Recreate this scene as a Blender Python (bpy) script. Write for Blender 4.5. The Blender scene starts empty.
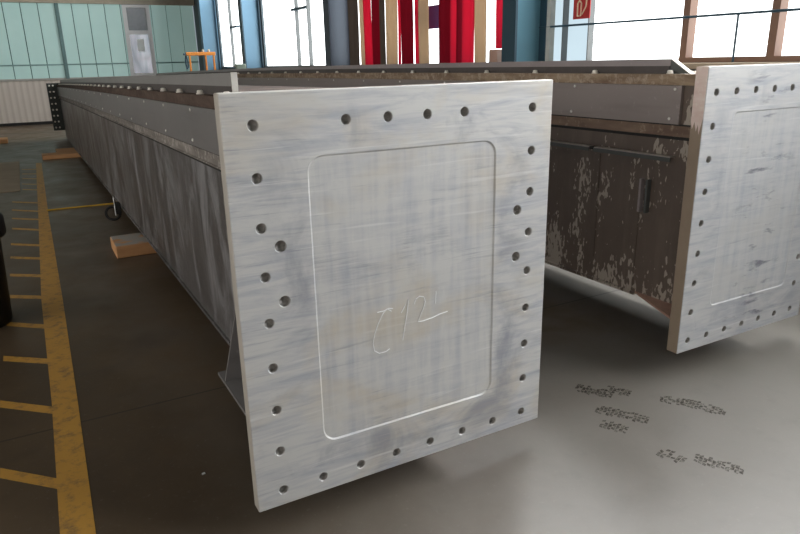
import bpy, bmesh, math, random
from mathutils import Vector, Matrix
random.seed(7)
scene = bpy.context.scene
col = scene.collection
GAP = 0.12                      # height of the lower edge of the near end plate above the floor

# ------------------------------------------------------------------ helpers
def tag(o, label=None, cat=None, group=None, kind=None):
    if label: o['label'] = label
    if cat: o['category'] = cat
    if group: o['group'] = group
    if kind: o['kind'] = kind
    return o

def empty(name, loc, label=None, cat=None, group=None, kind=None, rz=0.0):
    o = bpy.data.objects.new(name, None)
    col.objects.link(o)
    o.location = loc
    o.rotation_euler = (0, 0, rz)
    o.empty_display_size = 0.1
    return tag(o, label, cat, group, kind)

class MB:
    """collects shapes into one mesh"""
    def __init__(self):
        self.bm = bmesh.new()
    def box(self, x0, x1, y0, y1, z0, z1, bev=0.0, seg=1, mi=0):
        vs = [self.bm.verts.new(p) for p in ((x0,y0,z0),(x1,y0,z0),(x1,y1,z0),(x0,y1,z0),
                                             (x0,y0,z1),(x1,y0,z1),(x1,y1,z1),(x0,y1,z1))]
        fs = [self.bm.faces.new([vs[i] for i in f]) for f in
              ((0,3,2,1),(4,5,6,7),(0,1,5,4),(1,2,6,5),(2,3,7,6),(3,0,4,7))]
        for f in fs: f.material_index = mi
        if bev > 0:
            es = list({e for f in fs for e in f.edges})
            bmesh.ops.bevel(self.bm, geom=es, offset=bev, segments=seg, affect='EDGES', profile=0.5)
        return self
    def beam(self, x0, x1, z0, z1, y0, y1, n):
        """long bar along y cut into n lengths so that it can follow the girder's line"""
        rings = []
        for i in range(n + 1):
            y = y0 + (y1 - y0) * i / n
            rings.append([self.bm.verts.new(p) for p in ((x0,y,z0),(x1,y,z0),(x1,y,z1),(x0,y,z1))])
        for a, b in zip(rings, rings[1:]):
            for k in range(4):
                self.bm.faces.new((a[k], b[k], b[(k+1) % 4], a[(k+1) % 4]))
        self.bm.faces.new(rings[0]); self.bm.faces.new(rings[-1][::-1])
        return self
    def prism(self, pts, axis, a, b):
        """polygon given in the two other axes, extruded from a to b along axis"""
        def p3(p, t):
            q = list(p); q.insert(axis, t); return q
        A = [self.bm.verts.new(p3(p, a)) for p in pts]
        B = [self.bm.verts.new(p3(p, b)) for p in pts]
        n = len(pts)
        self.bm.faces.new(A); self.bm.faces.new(B[::-1])
        for i in range(n):
            self.bm.faces.new((A[i], B[i], B[(i+1) % n], A[(i+1) % n]))
        return self
    def lathe(self, prof, origin, axis, n=20):
        """prof: (radius, distance along axis)"""
        ax = Vector(axis).normalized()
        u = ax.orthogonal().normalized(); v = ax.cross(u)
        o = Vector(origin); rings = []
        for r, d in prof:
            rings.append([self.bm.verts.new(o + ax*d + (u*math.cos(2*math.pi*k/n) + v*math.sin(2*math.pi*k/n))*r) for k in range(n)])
        for a, b in zip(rings, rings[1:]):
            for k in range(n):
                self.bm.faces.new((a[k], a[(k+1) % n], b[(k+1) % n], b[k]))
        self.bm.faces.new(rings[0][::-1]); self.bm.faces.new(rings[-1])
        return self
    def tube(self, pts, r, n=8, closed=False):
        pts = [Vector(p) for p in pts]; m = len(pts); rings = []
        prev = None
        for i, p in enumerate(pts):
            if closed: d = pts[(i+1) % m] - pts[i-1]
            else: d = pts[min(i+1, m-1)] - pts[max(i-1, 0)]
            d.normalize()
            u = d.orthogonal().normalized() if prev is None else (prev - d*prev.dot(d)).normalized()
            prev = u; v = d.cross(u)
            rings.append([self.bm.verts.new(p + (u*math.cos(2*math.pi*k/n) + v*math.sin(2*math.pi*k/n))*r) for k in range(n)])
        pairs = list(zip(rings, rings[1:])) + ([(rings[-1], rings[0])] if closed else [])
        for a, b in pairs:
            for k in range(n):
                self.bm.faces.new((a[k], a[(k+1) % n], b[(k+1) % n], b[k]))
        if not closed:
            self.bm.faces.new(rings[0][::-1]); self.bm.faces.new(rings[-1])
        return self
    def quad(self, *p):
        self.bm.faces.new([self.bm.verts.new(q) for q in p]); return self
    def build(self, name, mats, parent=None, smooth=False, warp=None):
        if warp:
            for v in self.bm.verts: v.co = warp(v.co)
        bmesh.ops.recalc_face_normals(self.bm, faces=self.bm.faces)
        me = bpy.data.meshes.new(name)
        self.bm.to_mesh(me); self.bm.free()
        for m in (mats if isinstance(mats, (list, tuple)) else [mats]): me.materials.append(m)
        if smooth:
            for p in me.polygons: p.use_smooth = True
        o = bpy.data.objects.new(name, me)
        col.objects.link(o)
        if parent: o.parent = parent
        return o

# ------------------------------------------------------------------ node materials
class NT:
    def __init__(self, name):
        self.m = bpy.data.materials.new(name); self.m.use_nodes = True
        self.t = self.m.node_tree; self.t.nodes.clear()
        self.out = self.t.nodes.new('ShaderNodeOutputMaterial')
        self.obj = self.t.nodes.new('ShaderNodeTexCoord').outputs['Object']
    def n(self, kind, **kw):
        nd = self.t.nodes.new(kind)
        for k, v in kw.items():
            if k.startswith('_'): setattr(nd, k[1:], v)
            else: self.put(nd.inputs[k.replace('__', ' ')], v)
        return nd
    def put(self, sock, v):
        if isinstance(v, bpy.types.NodeSocket): self.t.links.new(v, sock)
        elif isinstance(v, (tuple, list)) and sock.type == 'RGBA' and len(v) == 3: sock.default_value = (*v, 1)
        else: sock.default_value = v
    def math(self, op, a, b=0.0, c=None):
        nd = self.t.nodes.new('ShaderNodeMath'); nd.operation = op
        self.put(nd.inputs[0], a); self.put(nd.inputs[1], b)
        if c is not None: self.put(nd.inputs[2], c)
        return nd.outputs[0]
    def xyz(self, v=None):
        return self.n('ShaderNodeSeparateXYZ', Vector=v or self.obj).outputs
    def scaled(self, s, loc=(0,0,0), rot=(0,0,0), v=None):
        return self.n('ShaderNodeMapping', Vector=v or self.obj, Scale=s, Location=loc, Rotation=rot).outputs[0]
    def noise(self, scale=5.0, detail=4.0, rough=0.55, v=None, dist=0.0):
        return self.n('ShaderNodeTexNoise', Vector=v or self.obj, Scale=scale, Detail=detail, Roughness=rough, Distortion=dist).outputs['Fac']
    def ramp(self, fac, a, b, lo=0.0, hi=1.0):
        return self.n('ShaderNodeMapRange', Value=fac, **{'From__Min': a, 'From__Max': b, 'To__Min': lo, 'To__Max': hi}).outputs[0]
    def mix(self, fac, a, b):
        nd = self.t.nodes.new('ShaderNodeMix'); nd.data_type = 'RGBA'
        self.put(nd.inputs[0], fac); self.put(nd.inputs[6], a); self.put(nd.inputs[7], b)
        return nd.outputs[2]
    def bump(self, h, strength=0.2, dist=0.01):
        return self.n('ShaderNodeBump', Height=h, Strength=strength, Distance=dist).outputs[0]
    def bsdf(self, color, rough=0.5, metal=0.0, normal=None, spec=0.5, **kw):
        nd = self.t.nodes.new('ShaderNodeBsdfPrincipled')
        self.put(nd.inputs['Base Color'], color); self.put(nd.inputs['Roughness'], rough)
        self.put(nd.inputs['Metallic'], metal); self.put(nd.inputs['Specular IOR Level'], spec)
        if normal is not None: self.put(nd.inputs['Normal'], normal)
        for k, v in kw.items(): self.put(nd.inputs[k.replace('__', ' ')], v)
        self.t.links.new(nd.outputs[0], self.out.inputs[0])
        return self.m

def plain(name, c, rough=0.5, metal=0.0, var=0.12, sc=9.0, spec=0.5):
    t = NT(name)
    f = t.noise(sc, 4)
    d = tuple(x*(1-var*2) for x in c); l = tuple(min(1, x*(1+var)) for x in c)
    return t.bsdf(t.mix(f, d, l), rough, metal, spec=spec)

def emit(name, c, s, var=0.0):
    t = NT(name)
    cc = c
    if var:
        cc = t.mix(t.noise(1.2, 2), tuple(x*(1-var) for x in c), c)
    e = t.n('ShaderNodeEmission', Color=cc, Strength=s)
    t.t.links.new(e.outputs[0], t.out.inputs[0])
    return t.m

def plate_material(name, cx, cz, hw, hh, light, cool, warm, dark, smear):
    t = NT(name)
    X, Y, Z = t.xyz()
    d = t.math('MAXIMUM', t.math('SUBTRACT', t.math('ABSOLUTE', t.math('SUBTRACT', X, cx)), hw),
               t.math('SUBTRACT', t.math('ABSOLUTE', t.math('SUBTRACT', Z, cz)), hh))
    inside = t.math('LESS_THAN', d, 0.0)
    hs = t.noise(1.0, 6, 0.65, t.scaled((3, 1, 26), rot=(0, 0.05, 0)), 0.6)       # wiping streaks left to right
    fine = t.noise(1.0, 4, 0.6, t.scaled((5, 1, 120)), 0.2)
    vs = t.noise(1.0, 5, 0.6, t.scaled((22, 1, 2.2)), 0.3)                        # cutter passes up and down inside
    blot = t.noise(3.2, 5, 0.6, dist=0.8)
    blot2 = t.noise(2.3, 4, 0.55, t.scaled((1, 1, 1.4), (7.3, 2, 4)), 0.5)
    cvec = t.n('ShaderNodeCombineXYZ', X=t.math('MULTIPLY', d, 26.0)).outputs[0]
    ringn = t.noise(1.0, 2, 0.5, cvec)
    streak = t.mix(inside, hs, t.mix(0.6, hs, vs))
    c = t.mix(t.ramp(streak, 0.44, 0.66), light, cool)
    c = t.mix(t.ramp(blot2, 0.50, 0.68, 0.0, 0.6), c, warm)
    # bluish halo of grinding marks round the pocket
    halo = t.math('MULTIPLY', t.ramp(d, 0.0, 0.03), t.ramp(d, 0.17, 0.08))
    c = t.mix(t.math('MULTIPLY', halo, t.ramp(blot, 0.48, 0.66, 0.0, 0.6)), c, dark)
    c = t.mix(t.math('MULTIPLY', t.ramp(ringn, 0.47, 0.58, 0, 0.35), inside), c, light)
    c = t.mix(t.math('MULTIPLY', t.ramp(blot, 0.55, 0.75), t.ramp(fine, 0.42, 0.62, 0, smear)), c, dark)
    c = t.mix(t.ramp(fine, 0.5, 0.75, 0.0, 0.25), c, light)
    scr = t.noise(1.0, 5, 0.75, t.scaled((2.2, 1, 75), (4, 0, 9), (0, 0.09, 0)), 0.5)
    c = t.mix(t.math('MULTIPLY', t.ramp(scr, 0.56, 0.70, 0, 0.7), t.ramp(blot, 0.40, 0.58, 0.15, 1.0)), c, dark)
    scl = t.noise(1.0, 3, 0.6, t.scaled((1.6, 1, 44), (9, 0, 2), (0, -0.04, 0)), 0.4)
    c = t.mix(t.ramp(scl, 0.60, 0.72, 0, 0.55), c, tuple(min(1, x*1.25) for x in light))
    rough = t.ramp(hs, 0.3, 0.7, 0.42, 0.62)
    return t, c, rough, fine

tp, c_, r_, h_ = plate_material('milled_steel_front', 0.638, 0.722, 0.376, 0.522,
        (0.545, 0.54, 0.525), (0.395, 0.405, 0.44), (0.50, 0.425, 0.31), (0.225, 0.235, 0.275), 0.75)
M_PLATE1 = tp.bsdf(c_, r_, 0.25, tp.bump(h_, 0.08, 0.002))
tp, c_, r_, h_ = plate_material('milled_steel_pale', 0.545, 0.73, 0.333, 0.505,
        (0.49, 0.488, 0.482), (0.375, 0.388, 0.42), (0.46, 0.445, 0.42), (0.28, 0.29, 0.33), 0.5)
sm = tp.noise(1.0, 5, 0.6, tp.scaled((4.2, 1, 17), (3.1, 0, 1.7)), 0.3)
X, Y, Z = tp.xyz()
mid = tp.math('MULTIPLY', tp.ramp(tp.math('ABSOLUTE', tp.math('SUBTRACT', X, 0.56)), 0.28, 0.12), tp.ramp(sm, 0.57, 0.68, 0, 0.8))
c_ = tp.mix(mid, c_, (0.12, 0.12, 0.15))
M_PLATE2 = tp.bsdf(c_, r_, 0.25, tp.bump(h_, 0.08, 0.002))

def steel_side(name, a, b, rust, amount):
    t = NT(name)
    n1 = t.noise(6, 5, 0.6); n2 = t.noise(1.0, 5, 0.6, t.scaled((6, 6, 2)))
    c = t.mix(n1, a, b)
    c = t.mix(t.ramp(n2, 0.5, 0.66, 0, amount), c, rust)
    return t.bsdf(c, 0.55, 0.2)
M_EDGE1 = steel_side('sawn_plate_edge', (0.40, 0.37, 0.33), (0.50, 0.47, 0.42), (0.30, 0.24, 0.18), 0.5)
M_EDGE2 = steel_side('rusty_plate_edge', (0.27, 0.205, 0.15), (0.37, 0.29, 0.215), (0.18, 0.13, 0.10), 0.8)
M_HOLE = plain('bore_steel', (0.42, 0.40, 0.375), 0.45, 0.2, 0.45, 70)

# web of the nearer girder: dark grey primer with wiped vertical streaks
t = NT('primer_grey')
n1 = t.noise(2.2, 6, 0.62); st = t.noise(1.0, 6, 0.7, t.scaled((3, 3.4, 1.3), rot=(0.25, 0, 0)), 1.3); sp = t.noise(30, 4, 0.7)
X, Y, Z = t.xyz()
near = t.ramp(t.math('ADD', Y, t.math('MULTIPLY', st, 5.0)), 9.0, 4.0)      # greyer length at the near end
c = t.mix(n1, (0.055, 0.040, 0.033), (0.12, 0.094, 0.080))
c = t.mix(t.math('MULTIPLY', near, 0.75), c, t.mix(n1, (0.058, 0.056, 0.058), (0.13, 0.128, 0.132)))
c = t.mix(t.ramp(st, 0.46, 0.64, 0, 0.65), c, (0.34, 0.34, 0.355))
c = t.mix(t.ramp(sp, 0.58, 0.78, 0, 0.5), c, (0.26, 0.23, 0.21))
M_WEB1 = t.bsdf(c, t.ramp(n1, 0.3, 0.7, 0.30, 0.5), 0.15, t.bump(st, 0.12, 0.004))
# web of the further girder: brown primer flaking off in pale patches
t = NT('flaking_primer_brown')
X, Y, Z = t.xyz()
n1 = t.noise(3.0, 5, 0.6); st = t.noise(1.0, 5, 0.6, t.scaled((5, 9, 1.5)))
big = t.noise(1.0, 3, 0.6, t.scaled((1, 4.2, 1.7), (3.0, 1.15, 5.6)))
flk = t.noise(1.0, 2, 0.5, t.scaled((40, 50, 22)), 0.3)
low = t.ramp(Z, 0.46, 0.17, 0, 0.16)
msk = t.math('ADD', t.math('ADD', flk, t.ramp(big, 0.42, 0.66, -0.26, 0.11)), low)
c = t.mix(n1, (0.082, 0.060, 0.047), (0.155, 0.117, 0.094))
c = t.mix(t.ramp(st, 0.5, 0.75, 0, 0.5), c, (0.20, 0.16, 0.13))
c = t.mix(t.ramp(msk, 0.525, 0.565, 0, 0.9), c, (0.42, 0.365, 0.305))
M_WEB2 = t.bsdf(c, 0.5, 0.0, t.bump(msk, 0.25, 0.004))

def cover_mat(name, a, b, sc=2.0):
    t = NT(name)
    n1 = t.noise(sc, 5, 0.6); n2 = t.noise(26, 4, 0.65); st = t.noise(1.0, 5, 0.6, t.scaled((5, 1.2, 12)))
    c = t.mix(n1, a, b)
    c = t.mix(t.ramp(n2, 0.62, 0.8, 0, 0.4), c, tuple(x*1.8 for x in b))
    c = t.mix(t.ramp(st, 0.55, 0.75, 0, 0.3), c, tuple(x*0.6 for x in a))
    return t.bsdf(c, 0.42, 0.15)
M_COVER1 = cover_mat('cover_grey', (0.15, 0.142, 0.142), (0.22, 0.21, 0.208))
M_COVER2 = cover_mat('cover_brown_grey', (0.22, 0.185, 0.175), (0.29, 0.25, 0.235))
def rusty(name, a, b, cc, lo=0.5, hi=0.66, spec=0.25):
    t = NT(name)
    n1 = t.noise(1.0, 6, 0.66, t.scaled((6, 3.0, 14)), 0.4); n2 = t.noise(20, 5, 0.7)
    c = t.mix(t.ramp(n1, 0.35, 0.65), a, b)
    c = t.mix(t.ramp(n2, lo, hi, 0, 0.7), c, cc)
    return t.bsdf(c, 0.7, 0.0, t.bump(n2, 0.3, 0.003), spec=spec)
M_FLANGE2 = rusty('flange_rust', (0.16, 0.105, 0.07), (0.32, 0.24, 0.165), (0.45, 0.37, 0.29))
M_FLANGE1 = rusty('flange_dark', (0.068, 0.049, 0.042), (0.115, 0.084, 0.07), (0.18, 0.145, 0.12), 0.55, 0.75, 0.05)
M_BAND1 = rusty('rough_weld_band', (0.13, 0.115, 0.105), (0.24, 0.215, 0.195), (0.42, 0.39, 0.36), 0.5, 0.62)
M_RAILBASE = plain('dark_rail_base', (0.085, 0.072, 0.068), 0.6, 0, 0.2, 8)
M_BAND2 = rusty('chord_rust', (0.15, 0.10, 0.075), (0.235, 0.165, 0.12), (0.40, 0.32, 0.24), 0.55, 0.7)
M_RAIL = cover_mat('rail_grey', (0.20, 0.185, 0.18), (0.30, 0.285, 0.275), 3)
M_RAIL2 = cover_mat('rail_mauve_grey', (0.25, 0.215, 0.215), (0.34, 0.30, 0.30), 3)
M_CUT = plain('cut_steel', (0.62, 0.60, 0.55), 0.35, 0.3, 0.05)
M_CUTDARK = plain('shaded_bar_steel', (0.10, 0.105, 0.10), 0.5, 0.2)
M_BOLT = plain('zinc_bolt', (0.85, 0.80, 0.72), 0.3, 0.2, 0.08, 40)
M_SCREW = plain('bright_screw', (0.72, 0.70, 0.67), 0.35, 0.4, 0.05, 40)
M_BLACK = plain('black_gap', (0.012, 0.011, 0.010), 0.7)
M_PINK = plain('red_oxide_primer', (0.42, 0.25, 0.19), 0.6, 0, 0.15, 12)
M_PALEPINK = rusty('pale_pink_paint', (0.66, 0.50, 0.45), (0.74, 0.62, 0.57), (0.76, 0.70, 0.62))
M_ANGLE = plain('angle_steel', (0.48, 0.42, 0.38), 0.35, 0.5, 0.3, 25)
M_FARPLATE = plain('far_plate_dark', (0.035, 0.04, 0.035), 0.5, 0.1)
M_CHALK = plain('chalk', (0.74, 0.745, 0.74), 0.9, 0, 0.03)

# ------------------------------------------------------------------ the two box girders
def rounded_rect(x0, x1, z0, z1, r, n=8):
    pts = []
    for cx, cz, a0 in ((x1-r, z1-r, 0), (x0+r, z1-r, 90), (x0+r, z0+r, 180), (x1-r, z0+r, 270)):
        for k in range(n+1):
            a = math.radians(a0 + 90*k/n)
            pts.append((cx + r*math.cos(a), cz + r*math.sin(a)))
    return pts

def end_plate(W, H, T, holes, pocket, rad, mats, parent, depth=0.007):
    base = MB().box(0, W, 0, T, 0, H, 0.003).build('end_plate', mats, parent)
    cut = MB()
    x0, x1, z0, z1 = pocket
    bm = cut.bm
    rings = []
    for y, ins in ((-0.02, -0.004), (0.0, 0.0), (depth, 0.006)):
        rings.append([bm.verts.new((p[0], y, p[1])) for p in rounded_rect(x0+ins, x1-ins, z0+ins, z1-ins, rad-ins)])
    n = len(rings[0])
    for a, b in zip(rings, rings[1:]):
        for i in range(n): bm.faces.new((a[i], b[i], b[(i+1) % n], a[(i+1) % n]))
    bm.faces.new(rings[0]); bm.faces.new(rings[-1][::-1])
    for x, z, r in holes:
        cut.lathe([(r+0.0035, -0.01), (r+0.0025, 0.0), (r, 0.0025), (r, 0.018), (r*0.15, 0.024)], (x, 0, z), (0, 1, 0), 24)
    co = cut.build('bore_cutter', mats[0]); co.location = parent.location
    md = base.modifiers.new('bores', 'BOOLEAN'); md.operation = 'DIFFERENCE'; md.solver = 'EXACT'; md.object = co
    dg = bpy.context.evaluated_depsgraph_get(); dg.update()
    me = bpy.data.meshes.new_from_object(base.evaluated_get(dg))
    base.modifiers.clear(); base.data = me
    bpy.data.objects.remove(co)
    me.materials.clear()
    for m in mats: me.materials.append(m)
    for p in me.polygons:
        c = p.center
        p.material_index = 0
        in_hole = any((c.x-x)**2 + (c.z-z)**2 < (r+0.001)**2 for x, z, r in holes) and c.y > 0.0028
        if in_hole: p.material_index = 2
        elif abs(p.normal.y) < 0.3 and (c.x < 0.004 or c.x > W-0.004 or c.z < 0.004 or c.z > H-0.004): p.material_index = 1
        elif c.y > T*0.9: p.material_index = 1
    return base

def girder(origin, label, W, H, holes, pocket, rad, ins, L, line, mt, spec):
    g = empty('box_girder', origin, label, 'girder')
    T = spec.get('T', 0.055)
    a, b, c = line
    warp = lambda v: Vector((v.x + a*v.y, v.y, v.z - b*v.y - c*v.y*v.y))
    end_plate(W, H, T, holes, pocket, rad, [mt['plate'], mt['edge'], M_HOLE], g, spec.get('depth', 0.005))
    N = 34
    xr = W - ins
    def part(name, mb, m, smooth=False, label=None, kind=None):
        o = mb.build(name, m, g, smooth, warp)
        if label: o['label'] = label
        if kind: o['kind'] = kind
        return o
    # main plates of the box
    part('web', MB().beam(ins+0.006, ins+0.022, 0.16, 1.36, T, L, N), mt['web'])
    part('web', MB().beam(xr-0.022, xr-0.006, 0.16, 1.36, T, L, N), mt['web'])
    part('top_flange', MB().beam(ins-0.014, xr+0.014, 1.357, 1.412, T, L, N), mt['flange'])
    part('bottom_flange', MB().beam(ins-0.006, xr+0.006, 0.148, 0.166, spec['bf0'], L, N), mt['web'])
    # cover plate with its screws, chord and black lines
    part('cover_plate', MB().beam(ins-0.016, ins+0.004, 1.158, 1.355, spec['cp0'], L-0.05, N), mt['cover'])
    part('chord', MB().beam(ins-0.004, ins+0.010, 1.094, 1.157, T, L, N), mt['band'])
    part('shadow_strip', MB().beam(ins-0.006, ins+0.008, 1.1505, 1.1575, T+0.01, L, N), M_BLACK)  # black strip standing in for the shadow under the cover plate
    part('black_strip', MB().beam(ins-0.0055, ins+0.010, 1.078, 1.092, T+0.01, L, N), M_BLACK)  # black strip along the lower edge of the chord
    y = spec['screw0']
    first = None
    while y < L - 0.2:
        for z in (1.338, 1.186):
            if first is None:
                first = MB().lathe([(0.0085, 0.0), (0.0085, 0.003), (0.006, 0.006)], (0, 0, 0), (-1, 0, 0), 10).build('screw', M_SCREW, g, True)
                s = first
            else:
                s = first.copy(); col.objects.link(s); s.parent = g
            s.location = warp(Vector((ins-0.016, y + (0.02 if z < 1.2 else 0), z)))
        y += spec['pitch']
    # rail bar standing on the top flange, with a row of clip bolts
    bx0, bx1 = ins+0.055, ins+0.080
    part('rail_base', MB().beam(bx0-0.004, bx1+0.004, 1.411, 1.452, spec['bar0'], L-0.3, N), M_RAILBASE)
    part('rail_bar', MB().beam(bx0, bx1, 1.452, spec['bar_z'], spec['bar0'], L-0.3, N), mt['rail'])
    if spec['bar_slope']:
        y0, y1 = spec['bar0']-spec['bar_slope'], spec['bar0']
        part('bar_end', MB().prism([(y0, 1.411), (y1, 1.411), (y1, spec['bar_z'])], 0, bx0+0.002, bx1-0.002), M_CUTDARK, label='dark tapered end of the rail bar')
        part('cut_face', MB().prism([(y0-0.008, 1.413), (y0, 1.411), (y1, spec['bar_z']-0.001), (y1-0.008, spec['bar_z'])], 0, bx0-0.001, bx1+0.004), M_CUT, label='bright sloping cut face')
    else:
        part('cut_face', MB().box(bx0-0.001, bx1+0.001, spec['bar0']-0.006, spec['bar0'], 1.413, spec['bar_z']+0.002), M_CUT, label='bright upright cut face')
    first = None; y = spec['bolt0']
    while y < L - 0.4:
        if first is None:
            first = MB().lathe([(0.019, 0.0), (0.019, 0.005), (0.015, 0.006), (0.015, 0.016), (0.010, 0.020)], (0, 0, 0), (0, 0, 1), 12).build('clip_bolt', M_BOLT, g, True)
            s = first
        else:
            s = first.copy(); col.objects.link(s); s.parent = g
        s.location = warp(Vector((bx0-0.032, y, 1.412)))
        y += spec['bolt_pitch']
    return g, part, warp

xs = [0.096 + 0.1547*i for i in range(8)]
zs = [0.062, 0.222, 0.383, 0.544, 0.706, 0.867, 1.030, 1.190, 1.352]
R = 0.0165
h1 = [(x, zs[0], R) for x in xs] + [(xs[i], zs[8], R) for i in (0, 2, 3, 4, 5, 7)]
h1 += [(x, z, R) for x in (0.095, 1.181) for z in zs[1:8]]
h1 += [(x, z, 0.0190) for x in (0.154, 1.121) for z in (0.773, 0.963)]
G1, part, warp = girder((0, 0, GAP), 'long grey box girder in front, end plate with rounded pocket and C12 scratched on it',
    1.276, 1.45, h1, (0.262, 1.014, 0.200, 1.245), 0.055, 0.236, 16.4, (0.0033, 0.0121, 0.0002),
    dict(plate=M_PLATE1, edge=M_EDGE1, web=M_WEB1, flange=M_FLANGE1, cover=M_COVER1, band=M_BAND1, rail=M_RAIL),
    dict(bf0=0.9, cp0=0.06, screw0=0.73, pitch=0.74, bar0=0.92, bar_slope=0, bar_z=1.508, bolt0=0.895, bolt_pitch=0.50))
# bracket and gusset under the near end
part('bracket', MB().box(0.088, 0.25, 0.056, 0.87, 0.160, 0.174), M_COVER1)
part('gusset', MB().prism([(0.093, 0.174), (0.242, 0.174), (0.242, 0.62), (0.20, 0.62)], 1, 0.755, 0.767), M_COVER1)
part('weld_bead', MB().beam(0.222, 0.232, 1.092, 1.098, 0.06, 16.3, 30), M_BAND1)
# plate at the distant end with its bolts
part('far_end_plate', MB().box(0.0, 1.27, 16.4, 16.45, 0.34, 1.45), M_FARPLATE, label='dark bolted plate at the distant end')
first = None
for k in range(8):
    for x in (0.055, 0.135):
        if first is None:
            s = first = MB().lathe([(0.022, 0), (0.022, 0.012), (0.012, 0.02)], (0, 0, 0), (0, -1, 0), 8).build('flange_bolt', M_BOLT, G1, True)
        else:
            s = first.copy(); col.objects.link(s); s.parent = G1
        s.location = warp(Vector((x, 16.4, 0.41 + 0.140*k)))
# the letters scratched into the pocket
def px(u, v):   # position on the plate of a mark measured along the lettering
    return (u, 0.0042, v)
strokes = [
    [(0.556,0.655),(0.538,0.668),(0.520,0.652),(0.500,0.618),(0.484,0.580),(0.476,0.545),(0.480,0.515),(0.500,0.500),(0.528,0.500),(0.545,0.508)],
    [(0.498,0.662),(0.522,0.662),(0.546,0.668),(0.562,0.664)],
    [(0.596,0.640),(0.610,0.660),(0.628,0.690),(0.622,0.640),(0.610,0.580),(0.600,0.530)],
    [(0.652,0.664),(0.660,0.682),(0.676,0.690),(0.694,0.684),(0.700,0.664),(0.692,0.640),(0.678,0.612),(0.668,0.590),(0.690,0.588),(0.730,0.592),(0.762,0.600),(0.800,0.604)],
    [(0.748,0.696),(0.746,0.668),(0.744,0.648)],
]
w = MB()
for s in strokes: w.tube([px(*p) for p in s], 0.0021, 6)
w.build('scratched_writing', M_CHALK, G1)['label'] = 'pale C12 scratched across the pocket'

xs2 = [0.074 + 0.149*i for i in range(7)]
zs2 = [0.062 + 0.1592*k for k in range(9)]
h2 = [(x, zs2[0], R) for x in xs2] + [(x, zs2[8], R) for x in xs2]
h2 += [(x, z, R) for x in (xs2[0], xs2[6]) for z in zs2[1:8]]
G2, part, warp = girder((2.30, 0.10, GAP+0.022), 'brown flaking box girder on the right, pale end plate cut by the picture edge',
    1.066, 1.454, h2, (0.222, 0.872, 0.226, 1.236), 0.03, 0.20, 16.4, (0.0, 0.0, 0.0006),
    dict(plate=M_PLATE2, edge=M_EDGE2, web=M_WEB2, flange=M_FLANGE2, cover=M_COVER2, band=M_BAND2, rail=M_RAIL2),
    dict(bf0=0.49, cp0=0.285, screw0=0.325, pitch=0.74, bar0=0.43, bar_slope=0.125, bar_z=1.488, bolt0=0.40, bolt_pitch=0.545, T=0.068, depth=0.0035))
part('bracket', MB().prism([(0.206, 0.49), (0.206, 0.070), (0.035, 0.070), (0.035, 0.085)], 2, 0.158, 0.170), M_PINK, label='red brown triangular bracket under the web')
part('angle_bar', MB().beam(0.170, 0.206, 0.984, 0.990, 0.30, 0.86, 3), M_ANGLE)  # pale top over a dark lip: fall of light painted into the colours
part('bar_lip', MB().beam(0.164, 0.170, 0.962, 0.984, 0.30, 0.86, 3), M_CUTDARK)
part('angle_bar', MB().beam(0.170, 0.206, 0.984, 0.990, 0.90, 9.0, 12), M_ANGLE)
part('bar_lip', MB().beam(0.164, 0.170, 0.962, 0.984, 0.90, 9.0, 12), M_CUTDARK)
part('bar_coupling', MB().box(0.172, 0.206, 0.861, 0.899, 0.972, 0.988), M_BLACK)
for dy in (0.0, 0.045):
    part('upright_lug', MB().box(0.172, 0.206, 0.44+dy, 0.454+dy, 0.655, 0.845, 0.002), M_RAIL2 if dy else M_CUTDARK)
part('weld_seam', MB().box(0.201, 0.207, 0.508, 0.516, 0.17, 0.66), M_WEB2)
part('weld_seam', MB().box(0.201, 0.207, 0.835, 0.845, 0.30, 0.95), M_WEB2)
pts = [(0.067, 1.452), (0.067, 1.20), (0.057, 1.165), (0.046, 1.20), (0.034, 1.155), (0.026, 1.19), (0.018, 1.14), (0.010, 1.18), (0.003, 1.22), (0.003, 1.452)]
MB().prism(pts, 0, -0.0012, 0.002).build('paint_patch', M_PALEPINK, G2)['label'] = 'pale pink patch of paint on the plate edge'

# ------------------------------------------------------------------ hall
FX0, FX1, FY0, FY1 = -9.0, 5.05, -14.0, 21.9
CEIL = 7.2
t = NT('concrete_floor')
X, Y, Z = t.xyz()
n1 = t.noise(0.5, 5, 0.6); n2 = t.noise(2.5, 6, 0.62, dist=0.5); n3 = t.noise(40, 4, 0.7); n4 = t.noise(9, 5, 0.65)
warm = t.ramp(t.math('ADD', X, t.math('MULTIPLY', t.math('SUBTRACT', n1, 0.5), 2.5)), 1.3, -0.4)  # darker brown towards the left, shade beside the girders painted into the floor
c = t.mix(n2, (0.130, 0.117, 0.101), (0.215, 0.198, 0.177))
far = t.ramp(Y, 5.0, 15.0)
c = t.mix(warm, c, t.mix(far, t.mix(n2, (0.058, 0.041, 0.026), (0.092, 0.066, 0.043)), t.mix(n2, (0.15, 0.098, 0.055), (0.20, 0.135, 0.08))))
stain = t.math('MULTIPLY', t.math('ADD', t.ramp(n1, 0.45, 0.6), t.ramp(n2, 0.35, 0.65, 0, 0.5)), t.ramp(Y, 0.0, 1.0))
stain = t.math('MINIMUM', t.math('MULTIPLY', stain, t.ramp(X, 3.3, 2.4)), 1.0)
c = t.mix(t.math('MULTIPLY', stain, 0.85), c, (0.115, 0.080, 0.048))
c = t.mix(t.ramp(n4, 0.55, 0.8, 0, 0.2), c, (0.085, 0.075, 0.065))
c = t.mix(t.ramp(n3, 0.6, 0.8, 0, 0.25), c, (0.30, 0.29, 0.27))
def joint(y0):
    return t.ramp(t.math('ABSOLUTE', t.math('SUBTRACT', Y, y0)), 0.004, 0.008, 1, 0)
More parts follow.
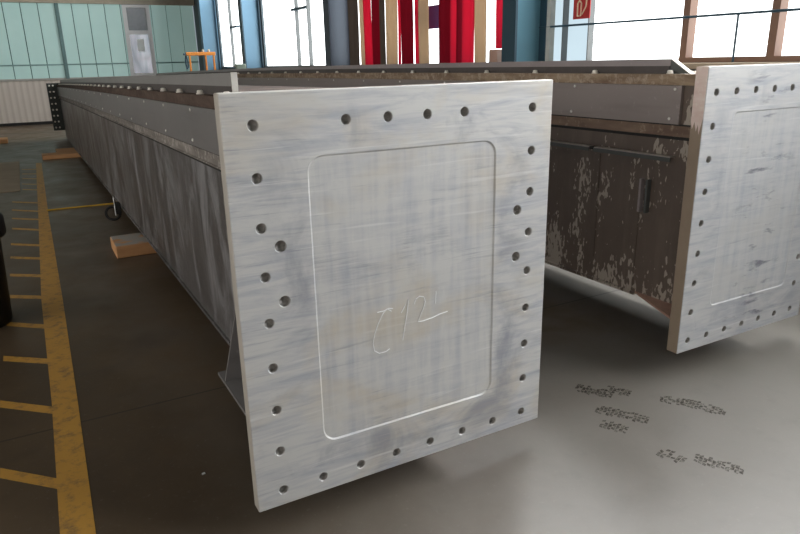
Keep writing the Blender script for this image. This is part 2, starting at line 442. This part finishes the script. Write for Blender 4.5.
jm = t.math('MAXIMUM', t.math('MAXIMUM', joint(1.27), joint(4.95)), joint(8.6))
c = t.mix(t.math('MULTIPLY', jm, 0.7), c, (0.03, 0.028, 0.025))
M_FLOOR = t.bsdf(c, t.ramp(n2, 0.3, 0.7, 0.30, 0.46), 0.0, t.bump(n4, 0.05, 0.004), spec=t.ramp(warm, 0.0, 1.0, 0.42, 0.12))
M_WALL = plain('painted_wall', (0.17, 0.175, 0.17), 0.8, 0, 0.06, 3)
M_CEIL = plain('ceiling_sheet', (0.12, 0.125, 0.12), 0.8, 0, 0.05, 2)
M_CREAM = plain('cream_ledge', (0.56, 0.45, 0.33), 0.7, 0, 0.08, 5)
M_BROWN = plain('brown_frame', (0.26, 0.15, 0.105), 0.6, 0, 0.12, 6)
M_BLUE = plain('blue_column_paint', (0.10, 0.21, 0.30), 0.45, 0, 0.06, 3)
M_BLUE4 = plain('teal_blue_paint', (0.15, 0.33, 0.42), 0.45, 0, 0.06, 3)
M_BLUE2 = plain('light_blue_paint', (0.15, 0.30, 0.43), 0.45, 0, 0.06, 3)
M_SLATE = plain('slate_paint', (0.055, 0.072, 0.10), 0.5, 0, 0.1, 3)
M_NAVY = plain('dark_blue_paint', (0.03, 0.07, 0.10), 0.45, 0, 0.05, 3)
M_MULL = plain('grey_mullion', (0.16, 0.17, 0.17), 0.5)
M_POST = plain('pale_post', (0.55, 0.56, 0.52), 0.5)
M_SKY = emit('bright_sky_pane', (0.97, 0.99, 1.0), 7.0)  # for panes out of view, set brighter than the visible ones
M_SKYR = emit('boosted_upper_pane', (0.97, 0.99, 1.0), 20.0)  # unseen upper panes of one bay, boosted to brighten the floor
M_GLOW = emit('daylight_pane', (0.95, 0.99, 1.0), 2.8)
M_GLOWB = emit('bluish_daylight_pane', (0.72, 0.90, 1.0), 0.72, 0.25)
M_DIM = emit('added_left_glow', (1.0, 0.96, 0.90), 3.2)

def struct(o): o['kind'] = 'structure'; return o
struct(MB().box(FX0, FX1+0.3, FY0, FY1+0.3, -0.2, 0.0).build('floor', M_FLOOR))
struct(MB().box(FX0, FX1+0.3, FY0, FY1+0.3, CEIL, CEIL+0.2).build('ceiling', M_CEIL))
struct(MB().box(FX0-0.2, FX0, FY0, FY1, 0.0, CEIL).build('wall_left', M_WALL))
struct(MB().box(FX0, FX1, FY0-0.2, FY0, 0.0, CEIL).build('wall_back', M_WALL))
SILL = 1.46 + GAP
WT = 5.6
XW = 4.95
# right-hand wall: solid below the sill and above the glazing
struct(MB().box(XW, XW+0.3, FY0, FY1, 0, SILL).box(XW, XW+0.3, FY0, FY1, WT, CEIL).box(XW, XW+0.3, FY0, -6.0, SILL, WT)
       .box(XW, XW+0.3, -1.1, -0.7, SILL, WT).box(XW, XW+0.3, 4.22, 4.56, SILL, WT).box(XW, XW+0.3, 9.44, 9.8, SILL, WT).box(XW, XW+0.3, 14.74, 15.1, SILL, WT)
       .box(XW, XW+0.3, 18.87, FY1, SILL, WT).build('wall_right', plain('dark_blue_grey_wall', (0.12, 0.15, 0.165), 0.8, 0, 0.06, 3)))
struct(MB().box(XW-0.22, XW, FY0, 4.4, SILL-0.055, SILL-0.002, 0.006).build('trim_1', M_CREAM))
colY = [-11.4, -6.15, -0.9, 4.38, 9.62, 14.92, 19.05]
# windows, one per bay between two columns
def window(idx, y0, y1, mulls, width, mm, pane, extra=()):
    w = empty('window_%d' % idx, (XW, (y0+y1)/2, SILL), kind='structure')
    oy = (y0+y1)/2
    cuts = [y0] + [m for m in mulls] + [y1]
    for a, b in zip(cuts, cuts[1:]):
        low = pane if not (idx == 4 and a > 3.4) else M_GLOWB
        up = M_SKYR if idx == 4 else M_SKY
        MB().box(0.05, 0.06, a-oy, b-oy, 0, 1.95).build('pane', low, w)
        MB().box(0.05, 0.06, a-oy, b-oy, 1.97, WT-SILL).build('upper_pane', up, w)
    f = MB()
    f.box(-0.02, 0.07, y0-oy, y1-oy, -0.005, 0.05 if width > 0.05 else 0.02)
    f.box(-0.02, 0.07, y0-oy, y1-oy, WT-SILL-0.05, WT-SILL)
    f.box(0.0, 0.07, y0-oy, y1-oy, 1.94, 1.98)
    f.build('window_frame', mm, w)
    for m in mulls:
        MB().box(-0.03, 0.055, m-width/2-oy, m+width/2-oy, 0, WT-SILL).build('mullion', mm, w)
    for a, b, z in extra:
        MB().box(-0.04, 0.055, a-oy, b-oy, z-SILL, z-SILL+0.05).build('transom', M_NAVY, w)
    return w
window(1, 15.1, 18.87, [16.2, 17.6], 0.035, M_MULL, M_GLOW, [(16.9, 17.6, 2.62)])
window(2, 9.8, 14.74, [11.69, 12.38], 0.03, M_MULL, M_GLOW, [(11.69, 12.6, 2.73)])
window(3, 4.56, 9.44, [7.2], 0.02, M_MULL, M_GLOW)
window(4, -0.7, 4.22, [-0.2, 0.65, 1.5, 2.35, 3.6, 4.0], 0.012, M_MULL, M_GLOW)
w4 = bpy.data.objects['window_4']
for m in (-0.2, 0.65, 1.5, 2.35):
    MB().box(-0.05, 0.055, m-0.035-1.76, m+0.035-1.76, 0, WT-SILL).build('brown_mullion', M_BROWN, w4)
MB().box(-0.06, 0.06, -0.7-1.76, 2.385-1.76, 0.0, 0.045).build('brown_sill_frame', M_BROWN, w4)
window(5, -5.9, -1.1, [-4.9, -4.0, -3.1, -2.1], 0.06, M_BROWN, M_SKY)
struct(MB().box(XW-0.10, XW-0.03, 4.13, 4.19, SILL, WT).build('trim_2', M_POST))
# blue I-section columns in front of the glazing
for i, y in enumerate(colY):
    lab = {6: 'blue steel column in the far corner beside the orange frame', 5: 'light blue steel column, second from the far corner',
           4: 'dark slate steel column left of the red curtain', 3: 'wide teal blue steel column right of the red curtain'}.get(i, 'blue steel column by the windows behind the viewer')
    m = MB().box(4.46, 4.49, y-0.12, y+0.12, 0, CEIL-0.01, mi=1).box(4.49, 4.90, y-0.012, y+0.012, 0, CEIL-0.01).box(4.90, 4.93, y-0.12, y+0.12, 0, CEIL-0.01, mi=1)
    ma = {3: M_BLUE4, 4: M_SLATE, 5: M_BLUE2}.get(i, M_BLUE)
    o = m.build('steel_column', [ma, M_NAVY if i in (3, 5) else ma])
    tag(o, lab, 'column', 'steel columns along the windows')

# ---- end wall
YE = FY1 - 0.12
DADO = 1.22 + GAP; BEAM = 3.43 + GAP
t = NT('ribbed_cream_sheet')
X, Y, Z = t.xyz()
wv = t.math('SINE', t.math('MULTIPLY', X, 2*math.pi/0.17))
M_RIB = t.bsdf(t.mix(t.ramp(wv, -0.2, 1.0, 0, 1), t.mix(t.noise(3), (0.60, 0.53, 0.46), (0.68, 0.61, 0.54)), (0.55, 0.48, 0.41)), 0.6, 0, t.bump(wv, 0.15, 0.01))
struct(MB().box(FX0, XW, YE, YE+0.2, 0.0, DADO).box(FX0, XW, YE, YE+0.2, BEAM, CEIL)
       .box(FX0, -8.0, YE, YE+0.2, DADO, BEAM).build('wall_far', M_CREAM))
struct(MB().box(-8.0, XW-0.35, YE-0.03, YE-0.002, 0.09, DADO-0.03).build('trim_3', M_RIB))
struct(MB().box(FX0+.01, XW-0.02, YE-0.04, YE-0.002, 0.0, 0.085).build('baseboard_far', M_BLACK))
struct(MB().box(-8.0, XW-0.02, YE-0.07, YE-0.002, DADO-0.03, DADO+0.03).build('trim_4', plain('grey_rail_paint', (0.42, 0.40, 0.36), 0.6)))
struct(MB().box(-8.0, XW-0.02, YE-0.16, YE-0.002, BEAM-0.02, BEAM+0.5).build('trim_5', plain('beige_beam', (0.46, 0.40, 0.31), 0.7)))
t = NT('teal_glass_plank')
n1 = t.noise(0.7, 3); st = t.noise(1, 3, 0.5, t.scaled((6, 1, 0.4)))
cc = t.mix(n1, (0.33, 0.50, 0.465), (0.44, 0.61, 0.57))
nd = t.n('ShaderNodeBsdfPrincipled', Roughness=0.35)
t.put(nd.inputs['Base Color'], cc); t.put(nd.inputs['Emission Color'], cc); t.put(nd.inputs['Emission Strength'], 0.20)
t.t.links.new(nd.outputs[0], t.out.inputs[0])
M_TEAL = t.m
M_TEALD = plain('teal_joint', (0.07, 0.15, 0.14), 0.6)
we = empty('window_7', (0, YE, DADO), kind='structure')
seams = []
x = -8.0
wx0, wx1 = 2.70, 3.52
pl = MB()
step = 0.462
k = 0
xa = -0.12 - 17*step
while xa < XW - 0.1:
    a, b = xa + 0.012, xa + step - 0.012
    a = max(a, -8.0); b = min(b, XW-0.05)
    if b > a + 0.03:
        if b <= wx0 or a >= wx1: segs = [(a, b)]
        else: segs = [s for s in ((a, wx0), (wx1, b)) if s[1]-s[0] > 0.03]
        for s in segs: pl.box(s[0], s[1], -0.02, 0.03, 0.03, BEAM-DADO-0.02)
    xa += step
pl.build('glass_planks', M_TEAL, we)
MB().box(-8.0, wx0, 0.035, 0.06, 0, BEAM-DADO).box(wx1, XW-0.05, 0.035, 0.06, 0, BEAM-DADO).build('backing', M_TEALD, we)
MB().box(-8.0, wx0, -0.045, -0.022, 0.40, 0.44).box(wx1, XW-0.05, -0.045, -0.022, 0.40, 0.44).build('tie_rail', plain('teal_rail', (0.22, 0.36, 0.34), 0.5), we)
MB().box(0.80, 0.90, -0.10, -0.022, 0, BEAM-DADO).build('mullion', plain('teal_post', (0.14, 0.24, 0.235), 0.5), we)
MB().box(-2.90, -2.80, -0.10, -0.022, 0, BEAM-DADO).build('mullion', M_TEALD, we)
# white framed window in the end wall
wd = empty('window_8', ((wx0+wx1)/2, YE, DADO), kind='structure')
hw = (wx1-wx0)/2; HH = BEAM-DADO-0.03
M_WHITE = plain('white_frame', (0.74, 0.73, 0.72), 0.45, 0, 0.03)
f = MB().box(-hw, -hw+0.12, -0.06, 0.06, 0.03, HH).box(hw-0.12, hw, -0.06, 0.06, 0.03, HH).box(-hw+0.12, hw-0.12, -0.06, 0.06, HH-0.08, HH).box(-hw+0.12, hw-0.12, -0.06, 0.06, 0.03, 0.11)
f.build('window_frame', M_WHITE, wd)
MB().box(-hw+0.12, hw-0.12, -0.07, 0.05, 1.30, 1.42).build('transom', M_WHITE, wd)
t = NT('hazy_pane')
n1 = t.noise(1, 2, 0.5, t.scaled((5, 1, 1.0)), 0.3)
X, Y, Z = t.xyz()
cc = t.mix(t.ramp(n1, 0.35, 0.65), (0.24, 0.27, 0.30), (0.42, 0.42, 0.46))
e = t.n('ShaderNodeEmission', Color=cc, Strength=0.75)
gl = t.n('ShaderNodeBsdfGlossy', Color=(0.6, 0.6, 0.6), Roughness=0.1)
mx = t.n('ShaderNodeMixShader', Fac=0.15)
t.t.links.new(e.outputs[0], mx.inputs[1]); t.t.links.new(gl.outputs[0], mx.inputs[2]); t.t.links.new(mx.outputs[0], t.out.inputs[0])
M_HAZE = t.m
MB().box(-hw+0.12, hw-0.12, 0.0, 0.02, 0.11, 1.30).build('pane', M_HAZE, wd)
MB().box(-hw+0.12, hw-0.12, 0.0, 0.02, 1.42, HH-0.08).build('pane', plain('grey_pane', (0.26, 0.27, 0.28), 0.2), wd)
MB().box(-0.08, 0.13, -0.012, -0.002, 0.78, 1.16, 0.004).build('bright_spot', plain('bright_spot_white', (0.85, 0.87, 0.85), 0.8, 0, 0.02), wd)  # bright spot on the pane, put in as a pale panel
# unseen glowing pane on the left wall, added to light the girder sides
w10 = empty('window_10', (FX0+0.01, 4.0, 2.5), kind='structure')
MB().box(0.0, 0.01, -17.0, 2.0, -1.0, 1.9).build('pane', M_DIM, w10)

# ------------------------------------------------------------------ curtain
t = NT('red_cloth')
def cloth(name, c, tr=0.75):
    t = NT(name)
    d = t.n('ShaderNodeBsdfDiffuse', Color=c); b = t.n('ShaderNodeBsdfTranslucent', Color=c)
    m = t.n('ShaderNodeMixShader', Fac=tr)
    t.t.links.new(d.outputs[0], m.inputs[1]); t.t.links.new(b.outputs[0], m.inputs[2]); t.t.links.new(m.outputs[0], t.out.inputs[0])
    return t.m
M_RED = cloth('red_cloth', (0.66, 0.055, 0.12), 0.5)
M_REDD = cloth('shaded_red_cloth', (0.30, 0.018, 0.04), 0.4)  # the red cloth again, with fold shade put into its colour
M_CREAMC = cloth('cream_cloth', (0.56, 0.45, 0.33), 0.5)
M_GREYC = cloth('grey_beige_cloth', (0.16, 0.13, 0.11), 0.2)
cur = empty('strip_curtain', (4.72, 7.3, 0), 'red and cream striped cloth curtain hanging between two blue columns', 'curtain')
# y positions along the opening, from far (left in view) to near
strips = [(9.25, 8.80, M_GREYC, 0.0), (8.80, 8.61, M_CREAMC, 0), (8.61, 8.28, M_RED, 0), (8.28, 8.06, M_REDD, 0), (8.06, 7.78, M_GREYC, 0), (7.78, 7.52, M_CREAMC, 0), (7.52, 7.30, M_RED, 0), (7.30, 6.98, M_REDD, 0), (6.98, 6.79, M_RED, 0),
          (6.79, 6.57, M_CREAMC, 0), (6.25, 5.92, M_REDD, 0), (5.92, 5.80, M_RED, 0), (5.80, 5.72, M_REDD, 0), (5.72, 5.41, M_RED, 0), (5.41, 5.21, M_CREAMC, 0), (4.94, 4.81, M_RED, 1.77)]
TOPZ = 5.2
for k, (ya, yb, m, zlow) in enumerate(strips):
    mb = MB(); bm = mb.bm
    n = max(4, int((ya-yb)/0.03)); zz = [max(0.25, zlow), 1.5, 2.2, 3.2, TOPZ]
    zz = [z for z in zz if z >= max(0.25, zlow)]
    grid = []
    for z in zz:
        row = []
        for i in range(n+1):
            y = ya + (yb-ya)*i/n
            row.append(bm.verts.new((0.035*math.sin(y*17+k) * (0.7+0.1*z) + 0.012*math.sin(y*41), y - 7.3 + 0.012*math.sin(z*2.1+k), z)))
        grid.append(row)
    for a, b in zip(grid, grid[1:]):
        for i in range(n): bm.faces.new((a[i], a[i+1], b[i+1], b[i]))
    o = mb.build('curtain_strip', m, cur, True)
    sol = o.modifiers.new('thickness', 'SOLIDIFY'); sol.thickness = 0.004
    o['label'] = {'red_cloth': 'red strip', 'shaded_red_cloth': 'red strip with painted shade', 'cream_cloth': 'cream strip', 'grey_beige_cloth': 'grey beige strip'}[m.name.split('.')[0]]
MB().tube([(0, 4.62-7.3, TOPZ), (0, 9.4-7.3, TOPZ)], 0.02, 8).build('curtain_rail', M_NAVY, cur)
# blue board seen through the gap in the curtain, pinkish box beside the column
tag(MB().box(4.925, 4.945, 6.60, 6.98, 2.09, 2.41).build('blue_board', plain('blue_board', (0.03, 0.04, 0.16), 0.5)),
    'small dark blue board in the gap of the red curtain', 'board')
b = MB().box(4.62, 4.80, 4.80, 4.97, 0.0, 1.76, 0.008)
tag(b.build('cardboard_box', plain('pinkish_card', (0.52, 0.33, 0.26), 0.8, 0, 0.1, 8)), 'tall pinkish cardboard box below the short red strip by the column', 'box')

# ------------------------------------------------------------------ pipe rail along the windows
rail = empty('pipe_rail', (4.86, 2.0, SILL), 'thin dark blue pipe rail crossing in front of the right windows', 'rail')
MB().tube([(0, 4.32-2, 0.405), (0, -0.6-2, 0.375)], 0.011, 8).build('pipe', M_NAVY, rail)
MB().tube([(0, 1.80-2, 0.0), (0, 1.80-2, 0.392)], 0.010, 8).build('post', M_NAVY, rail)
MB().tube([(0, -0.5-2, 0.0), (0, -0.5-2, 0.375)], 0.010, 8).build('post', M_NAVY, rail)
# fire extinguisher sign
M_SIGNR = plain('sign_red', (0.50, 0.035, 0.035), 0.5, 0, 0.03)
M_SIGNW = plain('sign_cream', (0.80, 0.62, 0.45), 0.5, 0, 0.03)
sg = empty('fire_extinguisher_sign', (4.89, 3.68, 1.921+GAP), 'red square sign with a pale fire extinguisher symbol on the window', 'sign')
MB().box(-0.006, 0.006, -0.125, 0.125, 0.0, 0.25, 0.002).build('sign_plate', M_SIGNR, sg)
sy = MB()
def P(u, v): return (-0.009, -u, v)       # u to the right as seen from the hall
def line(pts, r=0.009): sy.tube([P(*p) for p in pts], r, 6)
line([(-0.055,0.03),(-0.055,0.155),(-0.045,0.175),(-0.015,0.175),(0.0,0.155),(-0.005,0.03),(-0.055,0.03)])
line([(-0.03,0.175),(-0.03,0.225),(0.0,0.235)]); line([(-0.06,0.22),(-0.03,0.205)])
line([(0.0,0.235),(0.05,0.225),(0.075,0.18),(0.07,0.125),(0.045,0.085),(0.015,0.045)])
sy.build('extinguisher_symbol', M_SIGNW, sg)

# ------------------------------------------------------------------ things behind the girders
M_ORANGE = plain('orange_paint', (0.72, 0.24, 0.03), 0.45, 0, 0.08, 5)
fr = empty('lifting_frame', (3.914, 17.2, 0), 'orange steel lifting frame standing by the far windows', 'frame')
zt = 1.875 + GAP
MB().box(-0.36, 0.43, -0.04, 0.04, zt-0.09, zt, 0.008).build('top_beam', M_ORANGE, fr)
for x in (-0.27, 0.16, 0.38):
    MB().box(x-0.022, x+0.022, -0.03, 0.03, 0.03, zt-0.09, 0.004).build('leg', M_ORANGE, fr)
MB().box(-0.36, 0.40, -0.25, 0.25, 0.0, 0.03, 0.004).build('foot_plate', M_ORANGE, fr)
for x in (0.1, 0.26):
    MB().lathe([(0.03, 0), (0.035, 0.03), (0.02, 0.07)], (x, 0, zt), (0, 0, 1), 10).build('lifting_eye', M_CREAM, fr)
MB().box(-0.43, -0.362, -0.03, 0.03, zt-0.075, zt-0.03, 0.004).build('end_hook', M_NAVY, fr)
cb = MB()
pts = []
for i in range(80):
    a = i/80*2*math.pi*4
    pts.append((-0.375 + 0.03*math.sin(a) + 0.0004*i, 0.012*math.cos(i*0.7), -0.19 + 0.18*math.cos(a)*(1 - 0.002*i)))
cb.tube(pts, 0.009, 6)
o = cb.build('cable_coil', M_NAVY, None, True); o.location = (3.914, 17.2, zt-0.075)
tag(o, 'dark cable coil hanging on the left end of the orange frame', 'cable')

mc = empty('bench_grinder', (3.52, 12.0, 0), 'small green machine on a red brown pedestal by the blue column', 'machine')
MB().box(-0.14, 0.14, -0.14, 0.14, 0, 0.05, 0.01).lathe([(0.085, 0.05), (0.06, 0.15), (0.055, 1.36)], (0.03, 0, 0), (0, 0, 1), 12).build('pedestal', plain('red_brown_paint', (0.30, 0.12, 0.08), 0.5), mc)
MB().box(-0.10, 0.10, -0.09, 0.09, 1.50, 1.66, 0.02, 2).build('housing', plain('grey_green_paint', (0.27, 0.33, 0.27), 0.5), mc)
MB().box(-0.03, 0.12, -0.06, 0.06, 1.36, 1.50, 0.015, 2).build('motor', plain('red_brown_motor', (0.38, 0.17, 0.12), 0.5), mc)
MB().tube([(-0.08, 0, 1.585), (-0.22, 0, 1.59), (-0.30, 0, 1.605)], 0.014, 8).build('lamp_arm', M_NAVY, mc)

# ------------------------------------------------------------------ floor: paint, timbers, small things
t = NT('worn_yellow_paint')
n1 = t.noise(14, 5, 0.7); n2 = t.noise(3, 4, 0.6)
M_YEL = t.bsdf(t.mix(t.ramp(n1, 0.50, 0.72), t.mix(n2, (0.46, 0.235, 0.035), (0.58, 0.31, 0.05)), (0.16, 0.10, 0.05)), 0.55)
mk = empty('floor_marking', (0, 0, 0), 'worn yellow painted walkway marking with ladder rungs on the dark floor', 'floor marking')
L_ = [(-0.530,-0.3),(-0.640,-0.3)]
left = [(-0.655,-0.5),(-0.639,0.42),(-0.621,1.55),(-0.618,3.38),(-0.556,6.79),(-0.470,11.91)]
right = [(-0.530,-0.5),(-0.522,0.35),(-0.502,1.52),(-0.478,3.29),(-0.450,6.72),(-0.380,11.85)]
sp = MB()
sp.prism(left + right[::-1], 2, 0.0004, 0.0014)
sp.build('stripe', M_YEL, mk)
rungs = [((-0.860,0.30),(-0.650,0.12)),((-0.843,0.985),(-0.63,0.76)),((-0.856,1.691),(-0.624,1.467)),((-0.85,2.33),(-0.608,2.125)),((-0.84,2.965),(-0.608,2.757)),((-0.832,3.608),(-0.6,3.431)),
 ((-0.83,4.236),(-0.598,4.049)),((-0.83,4.85),(-0.59,4.652)),((-0.83,5.41),(-0.58,5.179)),((-0.825,6.175),(-0.57,5.918)),((-0.828,6.752),(-0.56,6.503)),
 ((-0.831,7.308),(-0.545,7.008)),((-0.834,7.896),(-0.539,7.615)),((-0.71,8.88),(-0.526,8.702)),((-0.71,9.42),(-0.514,9.232)),((-0.70,10.02),(-0.501,9.815)),
 ((-0.70,10.55),(-0.492,10.409)),((-0.70,11.14),(-0.485,10.984))]
for (xa, ya), (xb, yb) in rungs:
    if xa > -0.8 : pass
    hwid = 0.042
    MB().prism([(xa, ya-hwid), (xb+0.01, yb-hwid), (xb+0.01, yb+hwid), (xa, ya+hwid)], 2, 0.0003, 0.0011).build('rung', M_YEL, mk)
o = MB().tube([(-0.455, 6.99, 0.006), (-0.2, 6.985, 0.006), (0.05, 6.97, 0.006), (0.62, 6.95, 0.006)], 0.013, 6).build('yellow_strap', plain('yellow_webbing', (0.55, 0.34, 0.04), 0.7), None)
tag(o, 'thin yellow strap lying across the floor from the marking to the girder', 'strap')
tag(MB().box(-1.10, -0.735, 8.75, 12.3, 0.002, 0.012, 0.002).build('floor_board', plain('tan_board', (0.36, 0.28, 0.195), 0.7, 0, 0.15, 4)),
    'flat tan board lying left of the yellow rungs', 'board')

t = NT('timber')
n1 = t.noise(1, 5, 0.6, t.scaled((3, 26, 26)), 0.4); n2 = t.noise(5, 3)
M_TIMB = t.bsdf(t.mix(n1, (0.52, 0.24, 0.09), (0.76, 0.43, 0.21)), 0.7, 0, t.bump(n1, 0.2, 0.003))
t = NT('timber_grey_top')
n1 = t.noise(1, 5, 0.6, t.scaled((3, 26, 26)), 0.4)
X, Y, Z = t.xyz()
geo = t.n('ShaderNodeNewGeometry').outputs['Normal']
up = t.ramp(t.n('ShaderNodeSeparateXYZ', Vector=geo).outputs[2], 0.6, 0.9)
edge = t.math('MULTIPLY', up, t.ramp(t.noise(5, 3), 0.35, 0.5))
M_TIMBG = t.bsdf(t.mix(edge, t.mix(n1, (0.50, 0.23, 0.09), (0.72, 0.40, 0.19)), (0.40, 0.375, 0.34)), 0.7)
def timber(label, x0, x1, y0, y1, z0, z1, m=M_TIMB, group=None):
    o = MB().box(x0, x1, y0, y1, z0, z1, 0.006).build('timber_block', m)
    return tag(o, label, 'timber', group)
timber('orange timber block with grey dusty top under the near half of the front girder', 0.016, 0.92, 4.25, 4.68, 0.0, 0.115, M_TIMBG)
timber('timber packer lying on the near block hidden below the front girder', 0.48, 0.90, 4.27, 4.66, 0.115, GAP+0.148-0.0121*4.66-0.005)
timber('orange timber plank sticking out farthest from under the front girder', -0.345, 0.90, 12.28, 12.70, 0.0, 0.080)
timber('shorter orange timber plank lying just behind the projecting plank', -0.068, 0.80, 12.73, 13.55, 0.0, 0.064)
timber('orange timber block on the floor at the left picture edge', -1.75, -0.96, 16.2, 16.8, 0.0, 0.09)
timber('dark timber block under the right girder behind the front end plate', 2.7, 3.2, 5.2, 5.6, 0.0, GAP+0.022+0.148-0.022)
timber('dark timber block under the distant part of the right girder', 2.7, 3.2, 13.0, 13.4, 0.0, GAP+0.022+0.148-0.11)

# shackle with a pale tag at the lower edge of the front girder
def edge_pt(y): return Vector((0.236+0.0033*y, y, GAP+0.150-0.0121*y-0.0002*y*y))
e0 = edge_pt(5.55) + Vector((-0.03, 0, -0.02))
sh = empty('shackle', e0, 'dark shackle ring with pale tag at the lower edge of the front girder', 'shackle')
ring = [(-0.075+0.07*math.cos(a), -0.02+0.03*math.sin(a), -0.01+0.065*math.sin(a)) for a in [2*math.pi*k/20 for k in range(20)]]
MB().tube(ring, 0.014, 8, True).build('bow', M_BLACK, sh, True)
MB().box(-0.05, 0.006, -0.07, 0.03, -0.02, 0.10, 0.008).build('clamp', M_BLACK, sh)
MB().box(-0.058, -0.052, -0.075, -0.035, -0.03, 0.17, 0.001).build('tag', M_CHALK, sh)['label'] = 'pale paper tag'

# black bin at the left edge
bn = empty('waste_bin', (-1.0, 3.05, 0), 'black bin standing at the left picture edge beside the yellow rungs', 'bin')
M_BIN = plain('black_plastic', (0.012, 0.012, 0.013), 0.5, 0, 0.1)
MB().lathe([(0.19, 0.0), (0.20, 0.02), (0.225, 0.62), (0.23, 0.63)], (0, 0, 0), (0, 0, 1), 28).build('body', M_BIN, bn, True)
MB().lathe([(0.255, 0.60), (0.265, 0.62), (0.265, 0.72), (0.24, 0.76), (0.12, 0.79), (0.02, 0.80)], (0, 0, 0), (0, 0, 1), 28).build('lid', M_BIN, bn, True)

# dirty boot prints
t = NT('tread_dirt')
tb = t.n('ShaderNodeBsdfTransparent'); df = t.n('ShaderNodeBsdfDiffuse', Color=(0.05, 0.037, 0.02))
mx = t.n('ShaderNodeMixShader', Fac=t.ramp(t.noise(60, 3), 0.35, 0.6, 0.05, 0.30))
t.t.links.new(tb.outputs[0], mx.inputs[1]); t.t.links.new(df.outputs[0], mx.inputs[2]); t.t.links.new(mx.outputs[0], t.out.inputs[0])
M_TREAD = t.m
def boot(label, a, b, wdt, seed):
    rnd = random.Random(seed)
    a = Vector((*a, 0)); b = Vector((*b, 0)); d = b-a; ln = d.length; d.normalize(); s = Vector((-d.y, d.x, 0))
    mb = MB(); n = max(5, int(ln/0.017))
    for i in range(n):
        u = (i+0.5)/n
        w_ = wdt*(0.75+0.25*math.sin(u*math.pi*1.15))*(0.72 if 0.45 < u < 0.62 else 1)
        for k in range(4):
            if rnd.random() < 0.16: continue
            v = (k-1.5)/4*w_
            c_ = d*(u*ln) + s*(v + rnd.uniform(-.004, .004))
            e1 = d*0.0076 + s*0.003*(1 if k % 2 else -1); e2 = s*(w_*0.105)
            q = [c_-e1-e2, c_+e1-e2, c_+e1+e2, c_-e1+e2]
            mb.prism([(p.x, p.y) for p in q], 2, 0.0004, 0.0010)
    o = mb.build('boot_print', M_TREAD); o.location = a
    return tag(o, label, 'boot print', 'dirty boot prints on the grey floor')
boot('dark boot print nearest the front plate, upper left of the cluster', (1.79,0.30), (1.885,0.135), 0.10, 1)
boot('short boot print right beside the uppermost dark print', (1.915,0.21), (1.975,0.10), 0.085, 2)
boot('long boot print in the middle of the cluster pointing right', (1.715,0.08), (1.845,-0.13), 0.095, 3)
boot('short dark heel print at the lower left of the cluster', (1.635,-0.03), (1.695,-0.14), 0.085, 4)
boot('faint boot print right of the cluster', (2.06,-0.01), (2.13,-0.10), 0.085, 5)
boot('faint boot print farthest right of the cluster', (2.13,-0.08), (2.215,-0.27), 0.09, 6)
boot('small boot print standing alone below the cluster', (1.68,-0.33), (1.71,-0.44), 0.085, 7)
boot('lowest boot print, nearest the bottom right of the picture', (1.77,-0.44), (1.86,-0.61), 0.085, 8)
o = MB().prism([(0, 0), (0.016, 0.004), (0.014, 0.015), (0.002, 0.012)], 2, 0.0005, 0.003).build('paint_chip', M_CHALK)
o.location = (-0.095, 0.52, 0)
tag(o, 'tiny pale chip on the dark floor left of the front end plate', 'chip')

# ------------------------------------------------------------------ light, world, camera
w = bpy.data.worlds.new('World'); scene.world = w; w.use_nodes = True
w.node_tree.nodes['Background'].inputs[0].default_value = (0.8, 0.9, 1.0, 1); w.node_tree.nodes['Background'].inputs[1].default_value = 0.3
def lamp(name, loc, rot, sx, sy, power, colr):
    l = bpy.data.lights.new(name, 'AREA'); l.shape = 'RECTANGLE'; l.size = sx; l.size_y = sy; l.energy = power; l.color = colr
    o = bpy.data.objects.new(name, l); col.objects.link(o); o.location = loc; o.rotation_euler = rot
    return o
lamp('fill_lamp', (-3.0, 6.0, CEIL-0.1), (0, 0, 0), 1.2, 8, 8, (1, 0.97, 0.92))  # weak overhead fill lights, added out of view
lamp('fill_lamp', (-1.0, -5.0, CEIL-0.1), (0, 0, 0), 1.2, 6, 8, (1, 0.97, 0.92))

cam = bpy.data.cameras.new('Camera'); co = bpy.data.objects.new('Camera', cam); col.objects.link(co)
cam.sensor_width = 36.0; cam.lens = 36.0*662.132/800.0; cam.clip_start = 0.05
yaw, pitch, roll = -0.500041, 1.269229, -0.0218614
Rm = Matrix.Rotation(yaw, 4, 'Z') @ Matrix.Rotation(pitch, 4, 'X') @ Matrix.Rotation(roll, 4, 'Z')
co.matrix_world = Matrix.Translation((-0.500814, -2.002907, 1.529389+GAP)) @ Rm
scene.camera = co
scene.view_settings.view_transform = 'Standard'; scene.view_settings.look = 'None'
scene.view_settings.gamma = 1.0; scene.view_settings.use_curve_mapping = False
scene.view_settings.exposure = 0.5
